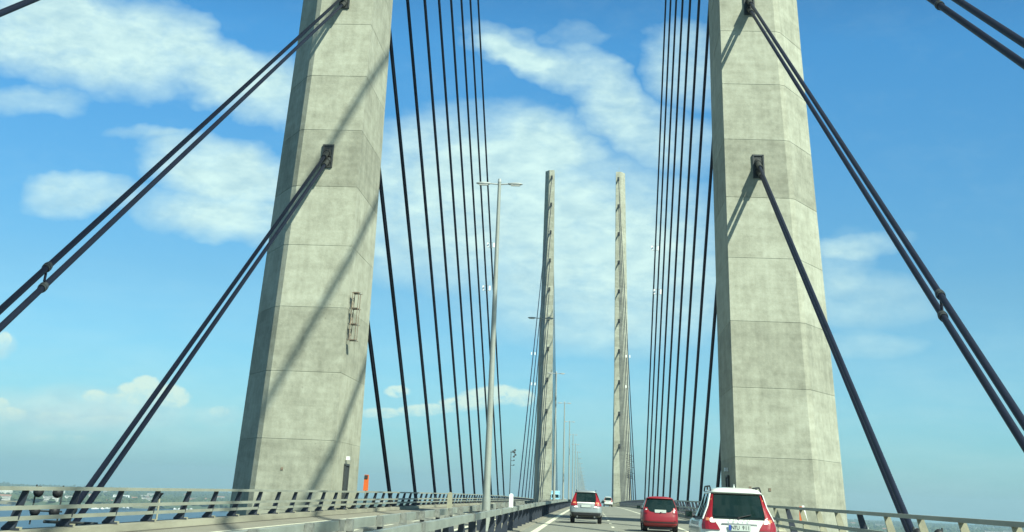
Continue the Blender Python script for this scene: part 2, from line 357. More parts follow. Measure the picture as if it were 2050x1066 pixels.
# ------------------------------------------------------------------ geometry of the bridge
EYE = 1.60
def zr(x, y): return -EYE + .0067 * y - .0000128 * y * y + .010 * x      # road surface, eye at z = 0
D0 = 92.3; D1 = D0 + 490; XC = 15.25; SL = .613; SEA = -70.0
Y0, Y1 = -60.0, 1180.0
def sweep(mb, prof, y0, y1, m, step=10.0, close=True):
    """prof: list of (x, dz above the road) making a closed cross-section"""
    n = max(1, int(math.ceil((y1 - y0) / step))); rings = []
    for i in range(n + 1):
        y = y0 + (y1 - y0) * i / n; rings.append([(x, y, zr(x, y) + dz) for x, dz in prof])
    mb.loft(rings, m)
def rect(x, dz, w, h): return [(x - w / 2, dz - h / 2), (x + w / 2, dz - h / 2), (x + w / 2, dz + h / 2), (x - w / 2, dz + h / 2)]
def sheet(name, xa, xb, dz, y0, y1, m, step=10.0):
    mb = MB(); n = max(1, int(math.ceil((y1 - y0) / step))); nx = 2
    for i in range(n):
        a = y0 + (y1 - y0) * i / n; b = y0 + (y1 - y0) * (i + 1) / n
        mb.add([(xa, a, zr(xa, a) + dz), (xb, a, zr(xb, a) + dz), (xb, b, zr(xb, b) + dz), (xa, b, zr(xa, b) + dz)], [(0, 1, 2, 3)], m)
    return mb

# deck slab + kerbs
mb = MB(); sweep(mb, [(-12.45, -.02), (-12.45, -.9), (-8, -1.6), (8, -1.6), (12.45, -.9), (12.45, -.02)], Y0, Y1, 'slab')
struct(mb.build('bridge_deck'))
for s in (-1, 1):
    mb = MB(); sweep(mb, [(s * 11.72, -.01), (s * 11.76, .20), (s * 12.40, .22), (s * 12.43, -.015)], Y0, Y1, 'kerb'); struct(mb.build('kerb'))
mb = MB(); sweep(mb, [(-1.55, -.015), (-1.53, .03), (.64, .03), (.66, -.015)], Y0, Y1, 'shoulder'); struct(mb.build('median_strip'))
mb = sheet('road', .67, 11.71, 0, Y0, Y1, 'road'); struct(mb.build('road'))
mb = sheet('road', -9.45, -1.56, 0, Y0, Y1, 'road'); struct(mb.build('road'))
mb = sheet('shoulder', -11.71, -9.45, 0, Y0, Y1, 'shoulder'); struct(mb.build('road_shoulder'))
mb = sheet('gutter', -11.71, -11.42, .005, Y0, Y1, 'gutter'); struct(mb.build('gutter'))
mb = sheet('gutter', 11.45, 11.71, .005, Y0, Y1, 'gutter'); struct(mb.build('gutter'))
mb = sheet('m', 1.12, 1.42, .004, Y0, Y1, 'marking'); struct(mb.build('road_marking'))
mb = sheet('m', 8.42, 8.64, .004, Y0, Y1, 'marking'); struct(mb.build('road_marking'))
mb = sheet('m', -2.20, -1.95, .004, Y0, Y1, 'marking'); struct(mb.build('road_marking'))
mb = sheet('m', -9.40, -9.18, .004, Y0, Y1, 'marking'); struct(mb.build('road_marking'))
mb = MB()
for xd, w in ((4.87, .15), (-5.6, .15)):
    for k in range(-5, 100):
        a = 4 + k * 10.0; b = a + 3.0
        mb.add([(xd - w / 2, a, zr(xd, a) + .004), (xd + w / 2, a, zr(xd, a) + .004), (xd + w / 2, b, zr(xd, b) + .004), (xd - w / 2, b, zr(xd, b) + .004)], [(0, 1, 2, 3)], 'marking')
struct(mb.build('road_marking'))
# expansion joints across the road
mb = MB()
for yj in (47.0, 131.0, 220.0, 340.0):
    for xa, xb in ((.68, 11.70), (-11.70, -1.57)):
        mb.add([(xa, yj, zr(xa, yj) + .008), (xb, yj, zr(xb, yj) + .008), (xb, yj + .10, zr(xb, yj) + .008), (xa, yj + .10, zr(xa, yj) + .008)], [(0, 1, 2, 3)], 'sleeve')
struct(mb.build('expansion_joint'))
# two-level steel truss under the deck
mb = MB()
for s in (-1, 1):
    sweep(mb, rect(s * 7.5, -2.1, .9, .9), Y0, Y1, 'cable', 20); sweep(mb, rect(s * 7.5, -11.5, .9, .9), Y0, Y1, 'cable', 20)
    y = Y0; k = 0
    while y < Y1 - 10:
        a = (s * 7.5, y, zr(0, y) - (2.5 if k % 2 == 0 else 11.2)); b = (s * 7.5, y + 10, zr(0, y + 10) - (11.2 if k % 2 == 0 else 2.5))
        mb.tube(a, b, .35, 'cable', n=4); y += 10; k += 1
sweep(mb, rect(0, -11.9, 13, .3), Y0, Y1, 'slab', 20)
struct(mb.build('bridge_girder'))

# ------------------------------------------------------------------ pylons
def pyl_dims(h):
    xi = 12.72 + .0105 * h; xo = 17.85 - (.018 * h if h < 30 else .54 + .0080 * (h - 30)); hd = 3.8 - .0111 * h; ax = 2.4 - .0035 * h
    if h < 0: xo = 17.85 - .03 * h
    return xi, xo, hd, ax
def face_y(h, d): return (3.8 - .0111 * h) if d < 0 else (6.2 - .018 * h)
def pyl_ring(s, h, z, inset=0.):
    xi, xo, hd, ax = pyl_dims(h); xa = xo + ax; c = .26
    hb = 6.2 - .018 * h; ya = .8; l = math.hypot(ax, hd + ya); ux, uy = ax / l, (hd + ya) / l; l2 = math.hypot(ax, hb - ya); vx, vy = ax / l2, (hb - ya) / l2
    P = [(xi, -hd), (xo - c, -hd), (xo + ux * c, -hd + uy * c), (xa - ux * .15, ya - uy * .15), (xa - vx * .15, ya + vy * .15), (xo + vx * c, hb - vy * c), (xo - c, hb), (xi, hb)]
    cx = (xi + xo) / 2 + .5
    if inset:
        Q = []
        for x, y in P: 
            dx, dy = x - cx, y; k = 1 - inset / max(1.8, math.hypot(dx, dy)) ; Q.append((cx + dx * k, dy * k))
        P = Q
    P = [(s * x, y, z) for x, y in P]
    return P if s > 0 else P[::-1]
def HK(far, d, k):
    if far: return 23.1 + 12.1 * k
    if d > 0: return 24.6 + 12.0 * k
    return [23.2, 35.15, 47.0][k] if k < 3 else 24.5 + 12.05 * k
def SK(far, d, k): return [.595, .6065, .607][k] if (not far and d < 0 and k < 3) else SL
def pylon(s, far):
    zd = -1.05 if far else 0.0
    side = 'right' if s > 0 else 'left'
    lab = {(1, 0): 'near right concrete pylon rising behind the white estate car',
           (-1, 0): 'near left concrete pylon crossed by a broad soft cable shadow',
           (1, 1): 'distant right pylon with a small aerial on its top',
           (-1, 1): 'distant left pylon with its left side in dark shade'}[(s, int(far))]
    D = D1 if far else D0
    root = thing('bridge_pylon', (0, D, 0), lab, 'pylon', 'concrete bridge pylons')
    mb = MB(); rings = []; top = 134.9
    k0 = int(math.floor((SEA - 2 - 2.85) / 4.02)); z = 2.85 + 4.02 * k0
    js = []
    k = k0
    while 2.85 + 4.02 * k < top - 1: js.append(2.85 + 4.02 * k); k += 1
    for z in js:
        for dz, ins in ((-.028, 0), (-.022, .022), (.022, .022), (.028, 0)):
            rings.append(pyl_ring(s, z + dz - zd * 0, z + dz + zd, ins))
    rings.append(pyl_ring(s, top - .05, top - .05 + zd)); rings.append(pyl_ring(s, top, top + zd, .05))
    mb.loft(rings, 'concrete'); mb.build('shaft', root)
    # anchor plates on both faces
    for d in (-1, 1):
        for k in range(10):
            zc = HK(far, d, k); h = zc
            for _ in range(3): h = zc - SK(far, d, k) * face_y(h, d)
            yf = d * face_y(h, d); x = s * XC
            p = MB(); w, hh, t = .80, 1.62, .09
            p.box((x, yf + d * .02, h), (w - .16, .08, hh - .16), 'sleeve')
            for bx in (-1, 1): p.box((x + bx * (w / 2 - .05), yf + d * (t / 2 + .01), h), (.10, t + .06, hh), 'plate')
            for bz in (-1, 1): p.box((x, yf + d * (t / 2 + .008), h + bz * (hh / 2 - .05)), (w - .205, t + .05, .10), 'plate')
            p.box((x, yf + d * (t / 2 + .006), h), (w - .205, t + .03, .08), 'plate')
            for bx in (-1, 1):
                for bz in (-1, 1): p.tube((x + bx * (w / 2 - .05), yf + d * (t + .02), h + bz * (hh / 2 - .05)), (x + bx * (w / 2 - .05), yf + d * (t + .07), h + bz * (hh / 2 - .05)), .035, 'collar', n=6)
            p.build('anchor_plate', root)
    # doorway in the inner face at deck level
    xi = s * (pyl_dims(0)[0] - .015); p = MB(); zb = zr(s * 12, D) + .2 
    p.box((xi, .9, zb + 1.25), (.10, 1.25, 2.5), 'sleeve'); dr = p.build('door', root)
    p = MB()
    for dy in (-.68, .68): p.box((xi - s * .03, .9 + dy, zb + 1.27), (.16, .12, 2.6), 'plate')
    p.box((xi - s * .03, .9, zb + 2.6), (.16, 1.48, .12), 'plate'); p.build('frame', dr)
    if not far:
        p = MB(); p.box((xi - s * .12, .7, zb + 3.0), (.26, .34, .22), 'lens', top=(.8, .8)); p.tube((xi, .7, zb + 2.95), (xi - s * .05, .7, zb + 2.95), .05, 'galv'); p.build('door_lamp', root)
        p = MB(); fx = s * 14.2
        for q, (a, b) in enumerate(((0, 0), (1.2, -.05)) if s > 0 else ((1.0, 0),)):
            if q: p.build('number_mark', root); p = MB()
            p.box((s * (13.6 + a) if s > 0 else -16.0, -pyl_dims(1.6)[2] - .015, 1.15 + b), (.15, .04, .17), 'mark')
        p.build('number_mark', root)
    if far and s > 0:
        p = MB(); p.tube((15.6, 0, top - 1.05), (15.6, 0, top + 1.6), .07, 'galv', n=6); p.build('aerial', root)
    if not far and s < 0:
        # steel access cage hung on the inner face
        cg = MB(); xi2 = -12.72; z0, z1 = 9.0, 12.0; ya, yb = -3.0, -2.2
        for y in (ya, yb):
            for xx in (xi2 + .10, xi2 + .50): cg.tube((xx, y, z0), (xx, y, z1), .024, 'mark', n=6)
        n = 9
        for i in range(n + 1):
            z = z0 + (z1 - z0) * i / n
            cg.tube((xi2 + .10, ya, z), (xi2 + .10, yb, z), .018, 'mark', n=5)
            if i % 3 == 0:
                cg.tube((xi2 + .02, ya, z), (xi2 + .62, ya, z), .022, 'mark', n=5); cg.tube((xi2 + .02, yb, z), (xi2 + .62, yb, z), .022, 'mark', n=5)
                cg.tube((xi2 + .50, ya, z), (xi2 + .50, yb, z), .03, 'galv', n=5)
                cg.box((xi2 + .30, (ya + yb) / 2, z + .02), (.36, .8, .05), 'plate')
        for i in range(3):
            za = z0 + (z1 - z0) * i / 3; zb2 = z0 + (z1 - z0) * (i + 1) / 3
            cg.tube((xi2 + .12, ya, za), (xi2 + .12, yb, zb2), .02, 'mark', n=5)
        cg.build('access_ladder', root)
    return root
PY = {(s, f): pylon(s, f) for s in (-1, 1) for f in (False, True)}

# ------------------------------------------------------------------ stay cables
LV = ['lowest', 'second lowest', 'third lowest', 'fourth lowest', 'fifth lowest', 'fifth highest', 'fourth highest', 'third highest', 'second highest', 'topmost']
def collar(mb, x, P, dirv, m='collar'):
    for o in (-.33, .33):
        c = Vector(P) + Vector((0, 0, o)); mb.tube(c - dirv * .14, c + dirv * .14, .15, m, n=12)
        mb.tube(c - dirv * .05, c + dirv * .05, .165, m, n=12)
    mb.tube((x, P[1], P[2] - .14), (x, P[1], P[2] + .14), .05, 'cable', n=6)
def stay(s, far, d, k):
    D = D1 if far else D0; x = s * XC; zc = HK(far, d, k)
    sl = SK(far, d, k)
    # deck end
    L = 30.0
    for _ in range(6): L = (zc - (zr(x, D + d * L) - 1.3)) / sl
    yd = D + d * L; zd = zc - sl * L
    h = zc
    for _ in range(3): h = zc - sl * face_y(h, d)
    yf = D + d * face_y(h, d); zf = h
    side = 'right' if s > 0 else 'left'
    which = 'distant' if far else 'near'
    dirw = ('sloping towards the viewer from the' if d < 0 else 'sloping down beyond the')
    lab = '%s twin stay cable %s %s %s pylon' % (LV[k], dirw, which, side)
    root = thing('stay_cable', (x, yd, zd), lab, 'cable', 'stay cables of the bridge')
    o0 = Vector((x, yd, zd)); p0 = Vector((0, 0, 0)); p1 = Vector((x, yf, zf)) - o0; dv = (p1 - p0).normalized()
    n = 12 if (not far and k < 4) else 8
    sg = .30 if k == 0 else .33
    for o in (-sg, sg):
        ox = -o * .12 if (k == 0 and not far and d < 0) else 0
        mb = MB(); mb.tube(p0 + Vector((ox, 0, o)), p1 + Vector((ox, 0, o)), .117, 'cable', n=n); mb.build('strand', root)
        mb = MB(); q = p1 + Vector((ox, 0, o)); mb.tube(q - dv * 1.25, q + dv * .1, .19, 'sleeve', n=12); mb.tube(q - dv * .35, q + dv * .08, .235, 'sleeve', n=12); mb.build('sleeve', root)
        mb = MB(); q = p0 + Vector((ox, 0, o)); mb.tube(q - dv * .4, q + dv * 3.0, .17, 'sleeve', n=12); mb.build('deck_sleeve', root)
    mb = MB(); tot = (p1 - p0).length
    bx = -s * (XC - 12.3)
    zsl = zr(s * 12.3, yd) - .35 - zd
    for yy in (-.45, .45):
        mb.tube((0, yy, -.2), (bx, yy, zsl), .16, 'plate', n=6); mb.tube((0, yy, -.3), (bx, yy, zsl - 2.4), .16, 'plate', n=6)
    mb.box((0, 0, -.35), (.7, 1.2, .5), 'plate'); mb.build('anchor_bracket', root)
    # spacer clamps
    if 0 < k < 3 and not far and d < 0:
        yk = {1: 44.5, 2: 40.2}[k]
        ts = [abs(yd - yk) / abs(p1.y)]
        for t in ts:
            mb = MB(); P = p0.lerp(p1, t); P = Vector((0, P.y, P.z)); collar(mb, 0, P, dv); mb.build('clamp', root)
    if k >= 8 and ((not far and d > 0) or (far and d < 0)):
        t = {8: .293, 9: .330}[k] ; P = p0.lerp(p1, t); mb = MB(); w = .62
        for dz in (-.40, .40): mb.box((0, P.y, P.z + dz), (2 * w, .06, .06), 'galv')
        for dx in (-w, w): mb.box((dx * .93, P.y, P.z), (.30, .12, .80), 'whiteframe')
        mb.build('damper_frame', root)
    return root
for s in (-1, 1):
    for f in (False, True):
        for d in (-1, 1):
            for k in range(10): stay(s, f, d, k)

# ------------------------------------------------------------------ parapet railings
def parapet(s, start, nposts, lab, postm):
    root = thing('parapet_railing', (s * 12, 0, 0), lab, 'railing', 'parapet railings along the deck edges')
    X = 0.0
    def sw(x, dz, w, h, m):
        mb = MB(); n = 124; rings = []
        for i in range(n + 1):
            y = Y0 + (Y1 - Y0) * i / n; rings.append([(xx, y, zr(s * 12, y) + zz) for xx, zz in rect(x, dz, w, h)])
        mb.loft(rings, m); return mb
    sw(-s * .10, 1.235, .16, .095, 'rail').build('handrail', root)
    sw(-s * .03, .76, .07, .105, 'rail').build('rail', root)
    sw(s * .04, .50, .07, .105, 'rail').build('rail', root)
    def post(mb, y, pm):
        z = zr(s * 12, y)
        mb.add([(-s * .14, y - .04, z + 1.19), (s * .03, y - .04, z + 1.19), (s * .33, y - .04, z + .24), (s * .05, y - .04, z + .24),
                (-s * .14, y + .04, z + 1.19), (s * .03, y + .04, z + 1.19), (s * .33, y + .04, z + .24), (s * .05, y + .04, z + .24)],
               [(0, 1, 2, 3), (7, 6, 5, 4), (0, 4, 5, 1), (1, 5, 6, 2), (2, 6, 7, 3), (3, 7, 4, 0)], pm)
        mb.box((s * .15, y, z + .245), (.52, .20, .05), 'post')
        mb.box((-s * .06, y, z + .26), (.12, .16, .08), 'postlight')
        mb.add([(s * .05, y - .1, z + .26), (s * .42, y - .1, z + .26), (s * .29, y, z + .42), (s * .05, y, z + .42), (s * .05, y + .1, z + .26), (s * .42, y + .1, z + .26)],
               [(0, 1, 2, 3), (3, 2, 5, 4), (1, 5, 2), (0, 3, 4), (0, 4, 5, 1)], pm)
    ys = [start + 4.0 * i for i in range(nposts)]
    for i, y in enumerate(ys):
        mb = MB(); pm = postm if not (s > 0 and (i in (5, 9) or i > 10)) else 'post'  # right railing: shade put into the colour, pale posts swapped for dark
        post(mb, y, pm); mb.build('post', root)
    mb = MB(); y = start - 4.0
    while y > Y0 + 1: post(mb, y, postm); y -= 4
    y = start + 4.0 * nposts
    while y < Y1 - 1: post(mb, y, postm); y += 4
    o = mb.build('distant_posts', root); o['kind'] = 'stuff'
    return root
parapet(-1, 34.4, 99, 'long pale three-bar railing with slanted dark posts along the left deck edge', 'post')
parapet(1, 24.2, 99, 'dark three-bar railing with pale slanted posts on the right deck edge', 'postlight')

# ------------------------------------------------------------------ median barriers
def barrier(xb, face, start, lab, nposts=96):
    root = thing('safety_barrier', (xb, 0, 0), lab, 'barrier', 'steel safety barriers in the median')
    mb = MB(); n = 124; rings = []
    w, h = .13, .17
    for i in range(n + 1):
        y = Y0 + (Y1 - Y0) * i / n; z = zr(xb, y) + .86
        rings.append([(-w / 2, y, z - h / 2), (w / 2, y, z - h / 2), (w / 2, y, z + h / 2), (-w / 2, y, z + h / 2)])
    mb.loft(rings, 'galv'); mb.build('beam', root)
    def post(mb, y, full=True):
        z = zr(xb, y); x0 = -face * .09; x1 = -face * .25
        mb.add([(x0, y - .05, z + .86), (x1 + face * .06, y - .05, z + .86), (x1 - face * .10, y - .05, z + .02), (x0 + face * .0, y - .05, z + .02),
                (x0, y + .05, z + .86), (x1 + face * .06, y + .05, z + .86), (x1 - face * .10, y + .05, z + .02), (x0 + face * .0, y + .05, z + .02)],
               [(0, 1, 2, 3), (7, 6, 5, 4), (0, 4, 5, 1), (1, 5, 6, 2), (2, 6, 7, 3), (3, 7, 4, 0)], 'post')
        mb.box((x0 - face * .05, y, z + .86), (.16, .20, .22), 'galvblock', top=(.8, .8))
    for i in range(nposts):
        mb = MB(); post(mb, start + 4.0 * i); mb.build('post', root)
    mb = MB(); y = start - 4
    while y > Y0 + 1: post(mb, y); y -= 4
    y = start + 4.0 * nposts
    while y < Y1 - 1: post(mb, y); y += 4
    o = mb.build('distant_posts', root); o['kind'] = 'stuff'
    # splice plates on the beam
    for i in range(12):
        y = 27.5 + i * 12.0; mb = MB(); z = zr(xb, y) + .86
        mb.box((0, y, z), (w + .03, .55, h + .03), 'galvblock'); mb.build('splice', root)
    return root
barrier(.42, 1, 18.0, 'grey steel guard rail beside the lane of the silver car')
barrier(-1.18, -1, 16.0, 'grey guard rail with dark square blocks on the far side of the median')

def marker(x, y, zb, m, lab):
    root = thing('marker_post', (x, y, zb), lab, 'marker')
    mb = MB(); mb.box((0, 0, .24), (.17, .06, .48), m, top=(.95, 1)); mb.box((0, 0, .495), (.13, .05, .03), m, top=(.6, .8)); mb.build('reflector_board', root)
    mb = MB(); mb.box((0, 0.05, .05), (.10, .05, .16), 'galvblock'); mb.build('clip', root)
marker(.42, 58.5, zr(.42, 58.5) + .93, 'whiteframe', 'white marker board standing on the median guard rail right of the first lamp post')
marker(-1.18, 49.0, zr(-1.18, 49) + .93, 'postlight', 'beige marker board standing on the median guard rail left of the first lamp post')

# ------------------------------------------------------------------ lamp posts
def lamp_post(y, lab):
    x = -.38; zb = zr(x, y) + .1
    root = thing('lamp_post', (x, y, zb), lab, 'lamp post', 'twin-armed lamp posts along the median')
    H = 13.75 - (.35 if y < 60 else 0); mb = MB(); mb.tube((0, 0, 0), (0, 0, 1.2), .17, 'lamp', .165, n=14); mb.tube((0, 0, 1.2), (0, 0, H), .14, 'lamp', .07, n=14); mb.build('pole', root)
    mb = MB(); mb.tube((0, 0, 0), (0, 0, .05), .26, 'galvblock', n=12); mb.build('base_plate', root)
    mb = MB(); mb.tube((0, 0, H - .02), (0, 0, H + .12), .085, 'lamphead', .06, n=10); mb.build('cap', root)
    for s in (-1, 1):
        a = MB(); a.tube((0, 0, H - .12), (s * .42, 0, H - .09), .03, 'lamphead', n=8); ar = a.build('arm', root)
        hd = MB(); rings = []
        for t, w, h in ((.38, .035, .03), (.46, .09, .05), (.70, .13, .065), (.92, .12, .05), (1.02, .05, .02)):
            ring = []
            for i in range(10):
                q = 2 * math.pi * i / 10; ring.append((s * t, math.cos(q) * w, H - .09 + math.sin(q) * h))
            rings.append(ring)
        hd.loft(rings, 'lamphead', smooth=True); ho = hd.build('lamp_head', root)
        l = MB(); l.box((s * .70, 0, H - .155), (.40, .20, .02), 'lens'); l.build('lens', ho)
for i in range(20):
    y = 55.2 + 50.45 * i if i else 55.4
    lamp_post(y, ('tall twin-armed grey lamp post on the median, nearest the viewer' if i == 0 else 'twin-armed lamp post on the median, %s one along from the viewer' % ORD[i]))

# ------------------------------------------------------------------ vehicles
def interp(tab, z):
    if z <= tab[0][0]: return tab[0][1:]
    for a, b in zip(tab, tab[1:]):
        if z <= b[0]:
            t = (z - a[0]) / (b[0] - a[0]); return tuple(p + (q - p) * t for p, q in zip(a[1:], b[1:]))
    return tab[-1][1:]
def car_ring(w, y0, y1, r, z, c=.07):
    P = []; N1 = 8
    def by(x, y, rear): return y + (c * (x / w) ** 2 if rear else -c * 2.2 * (x / w) ** 2)
    for i in range(N1 + 1):                        # rear edge left->right
        x = -(w - r) + 2 * (w - r) * i / N1; P.append((x, by(x, y0, True)))
    yc = by(w - r, y0, True)
    for i in range(1, 5):
        a = i / 5 * math.pi / 2; P.append((w - r + r * math.sin(a), yc + r - r * math.cos(a)))
    ya = yc + r; ycf = by(w - r, y1, False); yb = ycf - r
    for i in range(7): P.append((w, ya + (yb - ya) * i / 6))
    for i in range(1, 5):
        a = i / 5 * math.pi / 2; P.append((w - r + r * math.cos(a), yb + r * math.sin(a)))
    for i in range(N1 + 1):
        x = (w - r) - 2 * (w - r) * i / N1; P.append((x, by(x, y1, False)))
    for i in range(1, 5):
        a = i / 5 * math.pi / 2; P.append((-(w - r) - r * math.sin(a), yb + r * math.cos(a)))
    for i in range(7): P.append((-w, yb + (ya - yb) * i / 6))
    for i in range(1, 5):
        a = i / 5 * math.pi / 2; P.append((-(w - r) - r * math.cos(a), ya - r * math.sin(a)))
    return [(x, y, z) for x, y in P]
def car(name, label, x, y, spec, paint, rz=0, group='cars driving on the bridge'):
    T = spec['tab']; root = thing(name, (x, y, zr(x, y) + .01), label, 'car', group, rz)
    belt, gtop = spec['belt'], spec['gtop']
    zs = [a[0] for a in T]
    def rings(z0, z1, n):
        zz = sorted(set([z0, z1] + [z for z in zs if z0 < z < z1] + [z0 + (z1 - z0) * i / n for i in range(n + 1)]))
        return [car_ring(*interp(T, z), z) for z in zz]
    mb = MB(); mb.loft(rings(T[0][0], belt, 10), paint, smooth=True); 
    body = mb.build('body', root)
    mb = MB(); mb.loft(rings(belt, gtop, 5), 'glass', smooth=True); mb.build('cabin_glass', root)
    mb = MB(); mb.loft(rings(gtop, T[-1][0], 6), paint, smooth=True); mb.build('roof', root)
    def ry(xx, z, off):
        w, y0, y1, r = interp(T, z); ax = min(abs(xx), w * .999); c = .07
        if ax <= w - r: v = y0 + c * (ax / w) ** 2
        else: v = y0 + c * ((w - r) / w) ** 2 + r - math.sqrt(max(0, r * r - (ax - (w - r)) ** 2))
        return v - off
    def rear_patch(nm, rows, m, off=.012, n=6, sides=(1,), par=None, thick=.03):
        for sd in sides:
            mb = MB(); G = []
            R2 = []
            for a, b in zip(rows, rows[1:]):
                for t in (0, .34, .67): R2.append(tuple(p + (q - p) * t for p, q in zip(a, b)))
            R2.append(rows[-1])
            for o in (off, -thick):
                for z, xa, xb in R2:
                    for i in range(n + 1):
                        xx = xa + (xb - xa) * i / n; w = interp(T, z)[0]; xx = max(-w * .998, min(w * .998, xx))
                        G.append((sd * xx, ry(xx, z, o), z))
            nr = len(R2); st = n + 1; F = []
            for j in range(nr - 1):
                for i in range(n): F.append((j * st + i, j * st + i + 1, (j + 1) * st + i + 1, (j + 1) * st + i))
            o2 = nr * st
            for i in range(n): F.append((i, i + 1, o2 + i + 1, o2 + i)); q = (nr - 1) * st; F.append((q + i, q + i + 1, o2 + q + i + 1, o2 + q + i))
            for j in range(nr - 1):
                F.append((j * st, (j + 1) * st, o2 + (j + 1) * st, o2 + j * st)); F.append((j * st + n, (j + 1) * st + n, o2 + (j + 1) * st + n, o2 + j * st + n))
            mb.add(G, F, m, False); ob = mb.build(nm, par or root)
            for p in ob.data.polygons: p.use_smooth = False
        return ob
    def side_patch(nm, rows, m, off=.006, sides=(-1, 1)):
        for sd in sides:
            mb = MB(); G = []
            for o in (off, -.02):
                for z, ya, yb in rows: w = interp(T, z)[0] + o; G += [(sd * w, ya, z), (sd * w, yb, z)]
            nr = len(rows); F = [(2 * j, 2 * j + 1, 2 * j + 3, 2 * j + 2) for j in range(nr - 1)]
            o2 = 2 * nr
            F += [(2 * j, 2 * j + 2, o2 + 2 * j + 2, o2 + 2 * j) for j in range(nr - 1)] + [(2 * j + 1, 2 * j + 3, o2 + 2 * j + 3, o2 + 2 * j + 1) for j in range(nr - 1)]
            F += [(0, 1, o2 + 1, o2), (2 * nr - 2, 2 * nr - 1, o2 + 2 * nr - 1, o2 + 2 * nr - 2)]
            mb.add(G, F, m); mb.build(nm, root)
    # pillars
    L = spec['L']; ws = spec['wsx']
    for ya, yb in ((L * .44, L * .44 + .10),):
        side_patch('pillar', [(belt, ya, yb), (gtop, ya - .05, yb - .06)], 'black')
    side_patch('pillar', [(belt, L * .235, L * .235 + .07), (gtop, L * .235 - .02, L * .235 + .04)], 'black')
    side_patch('rear_pillar', [(belt - .01, .22, .42), ((belt + gtop) / 2, .34, .50), (gtop + .01, .46, .60)], paint)
    side_patch('window_trim', [(belt - .02, .3, ws), (belt + .02, .3, ws - .03)], 'black', off=.009)
    # rear window, lights
    rear_patch('rear_window', spec['win'], 'glass', off=.016, n=12)
    for lt in spec['lights']:
        ob = None
        for sd in (-1, 1): ob = rear_patch('tail_light', lt, 'tail', off=.03, n=5, sides=(sd,))
    for sd in (-1, 1):
        for rows, m in spec['lens']: rear_patch('lamp_lens', rows, m, off=.038, n=3, sides=(sd,))
    for rows, m, nm in spec['panels']: rear_patch(nm, rows, m, off=.018, n=12)
    # number plate
    zp = spec['plate']; yp = ry(0, zp, .04)
    p = MB(); p.box((0, yp, zp), (.54, .022, .125), 'platew'); pl = p.build('number_plate', root)
    if spec.get('text'):
        p = MB(); p.box((-.235, yp - .0135, zp), (.058, .004, .113), 'plateb'); p.build('blue_band', pl)
        for i, chh in enumerate(spec['text']):
            if chh != ' ': text_mesh('plate_letter', chh, .12, 'ink', pl, Matrix.Translation((-.165 + i * .064, yp - .0145, zp)) @ Matrix.Rotation(R(90), 4, 'X') @ Matrix.Scale(.92, 4, (1, 0, 0)))
    if spec.get('brand'):
        for i, chh in enumerate('VOLVO'):
            xx = (-2 + i) * .115; zz = spec['brand']; text_mesh('tailgate_letter', chh, .075, 'plate', root, Matrix.Translation((xx, ry(xx, zz - .04, .035), zz)) @ Matrix.Rotation(R(80), 4, 'X'), .004)
    # wiper, aerial fin, roof rails
    zw = spec['win'][-1][0]; p = MB(); p.tube((0, ry(0, zw, .04), zw - .01), (.30, ry(.3, zw + .06, .045), zw + .055), .011, 'black', n=6); p.tube((0, ry(0, zw, .05), zw - .02), (0, ry(0, zw, -.01), zw - .02), .03, 'black', n=8); p.build('wiper', root)
    if spec.get('fin'):
        ht = T[-1][0]; p = MB(); y5 = .95
        p.add([(-.025, y5 - .02, ht - .03), (.025, y5 - .02, ht - .03), (.02, y5 + .16, ht - .03), (-.02, y5 + .16, ht - .03), (0, y5, ht + .085), (0, y5 + .04, ht + .085)], [(0, 1, 4), (1, 2, 5, 4), (2, 3, 5), (3, 0, 4, 5), (0, 3, 2, 1)], paint); p.build('aerial_fin', root)
    if spec.get('rails'):
        ht = spec['railz']
        for sd in (-1, 1):
            p = MB(); pts = []
            for i in range(15):
                t = i / 14; yy = .62 + t * 2.0; e = min(1, min(t, 1 - t) * 6); pts.append((sd * spec['rails'], yy, ht - .06 + .10 * math.sin(e * math.pi / 2)))
            for a, b in zip(pts, pts[1:]): p.tube(a, b, .019, 'black', n=8)
            p.tube((sd * spec['rails'], 1.6, ht - .04), (sd * spec['rails'], 1.6, ht + .04), .02, 'black', n=6)
            p.build('roof_rail', root)
    # wheels
    for sy in spec['wheels']:
        for sd in (-1, 1):
            w = MB(); xr = spec['track']; r = spec['wr']
            w.tube((sd * (xr - .115), sy, r), (sd * (xr + .105), sy, r), r, 'tyre', n=28); wo = w.build('wheel', root)
            w = MB(); w.tube((sd * (xr + .06), sy, r), (sd * (xr + .118), sy, r), r * .66, 'rim', n=24)
            for i in range(5):
                a = i * 2 * math.pi / 5; w.box((sd * (xr + .12), sy + math.cos(a) * r * .35, r + math.sin(a) * r * .35), (.01, .07, .07), 'black')
            w.build('rim', wo)
            a_ = MB(); G = [];   # dark wheel arch
            wv = interp(T, .5)[0] + .006; n = 12
            for i in range(n + 1):
                q = math.pi * i / n; G.append((sd * wv, sy + math.cos(q) * (r + .07), max(T[0][0] + .01, r + math.sin(q) * (r + .05))))
            G2 = [(sd * (wv - .06), b, c) for a, b, c in G]
            a_.add(G + G2, [tuple(range(n + 1)), tuple(range(2 * n + 1, n, -1))] + [(i, i + 1, n + 2 + i, n + 1 + i) for i in range(n)], 'black' if not spec.get('clad') else 'cladding'); a_.build('wheel_arch', root)
    # underside and axle area
    p = MB(); p.box((0, L / 2, T[0][0] - .02), (1.35, L - .6, .12), 'black'); p.box((0, .35, T[0][0] - .06), (1.1, .35, .14), 'black'); p.build('underside', root)
    if spec.get('pipes'):
        p = MB()
        for sd in (-1, 1): p.tube((sd * .5, .03, T[0][0] + .0), (sd * .5, .3, T[0][0] + .0), .045, 'badge', n=10)
        p.build('exhaust', root)
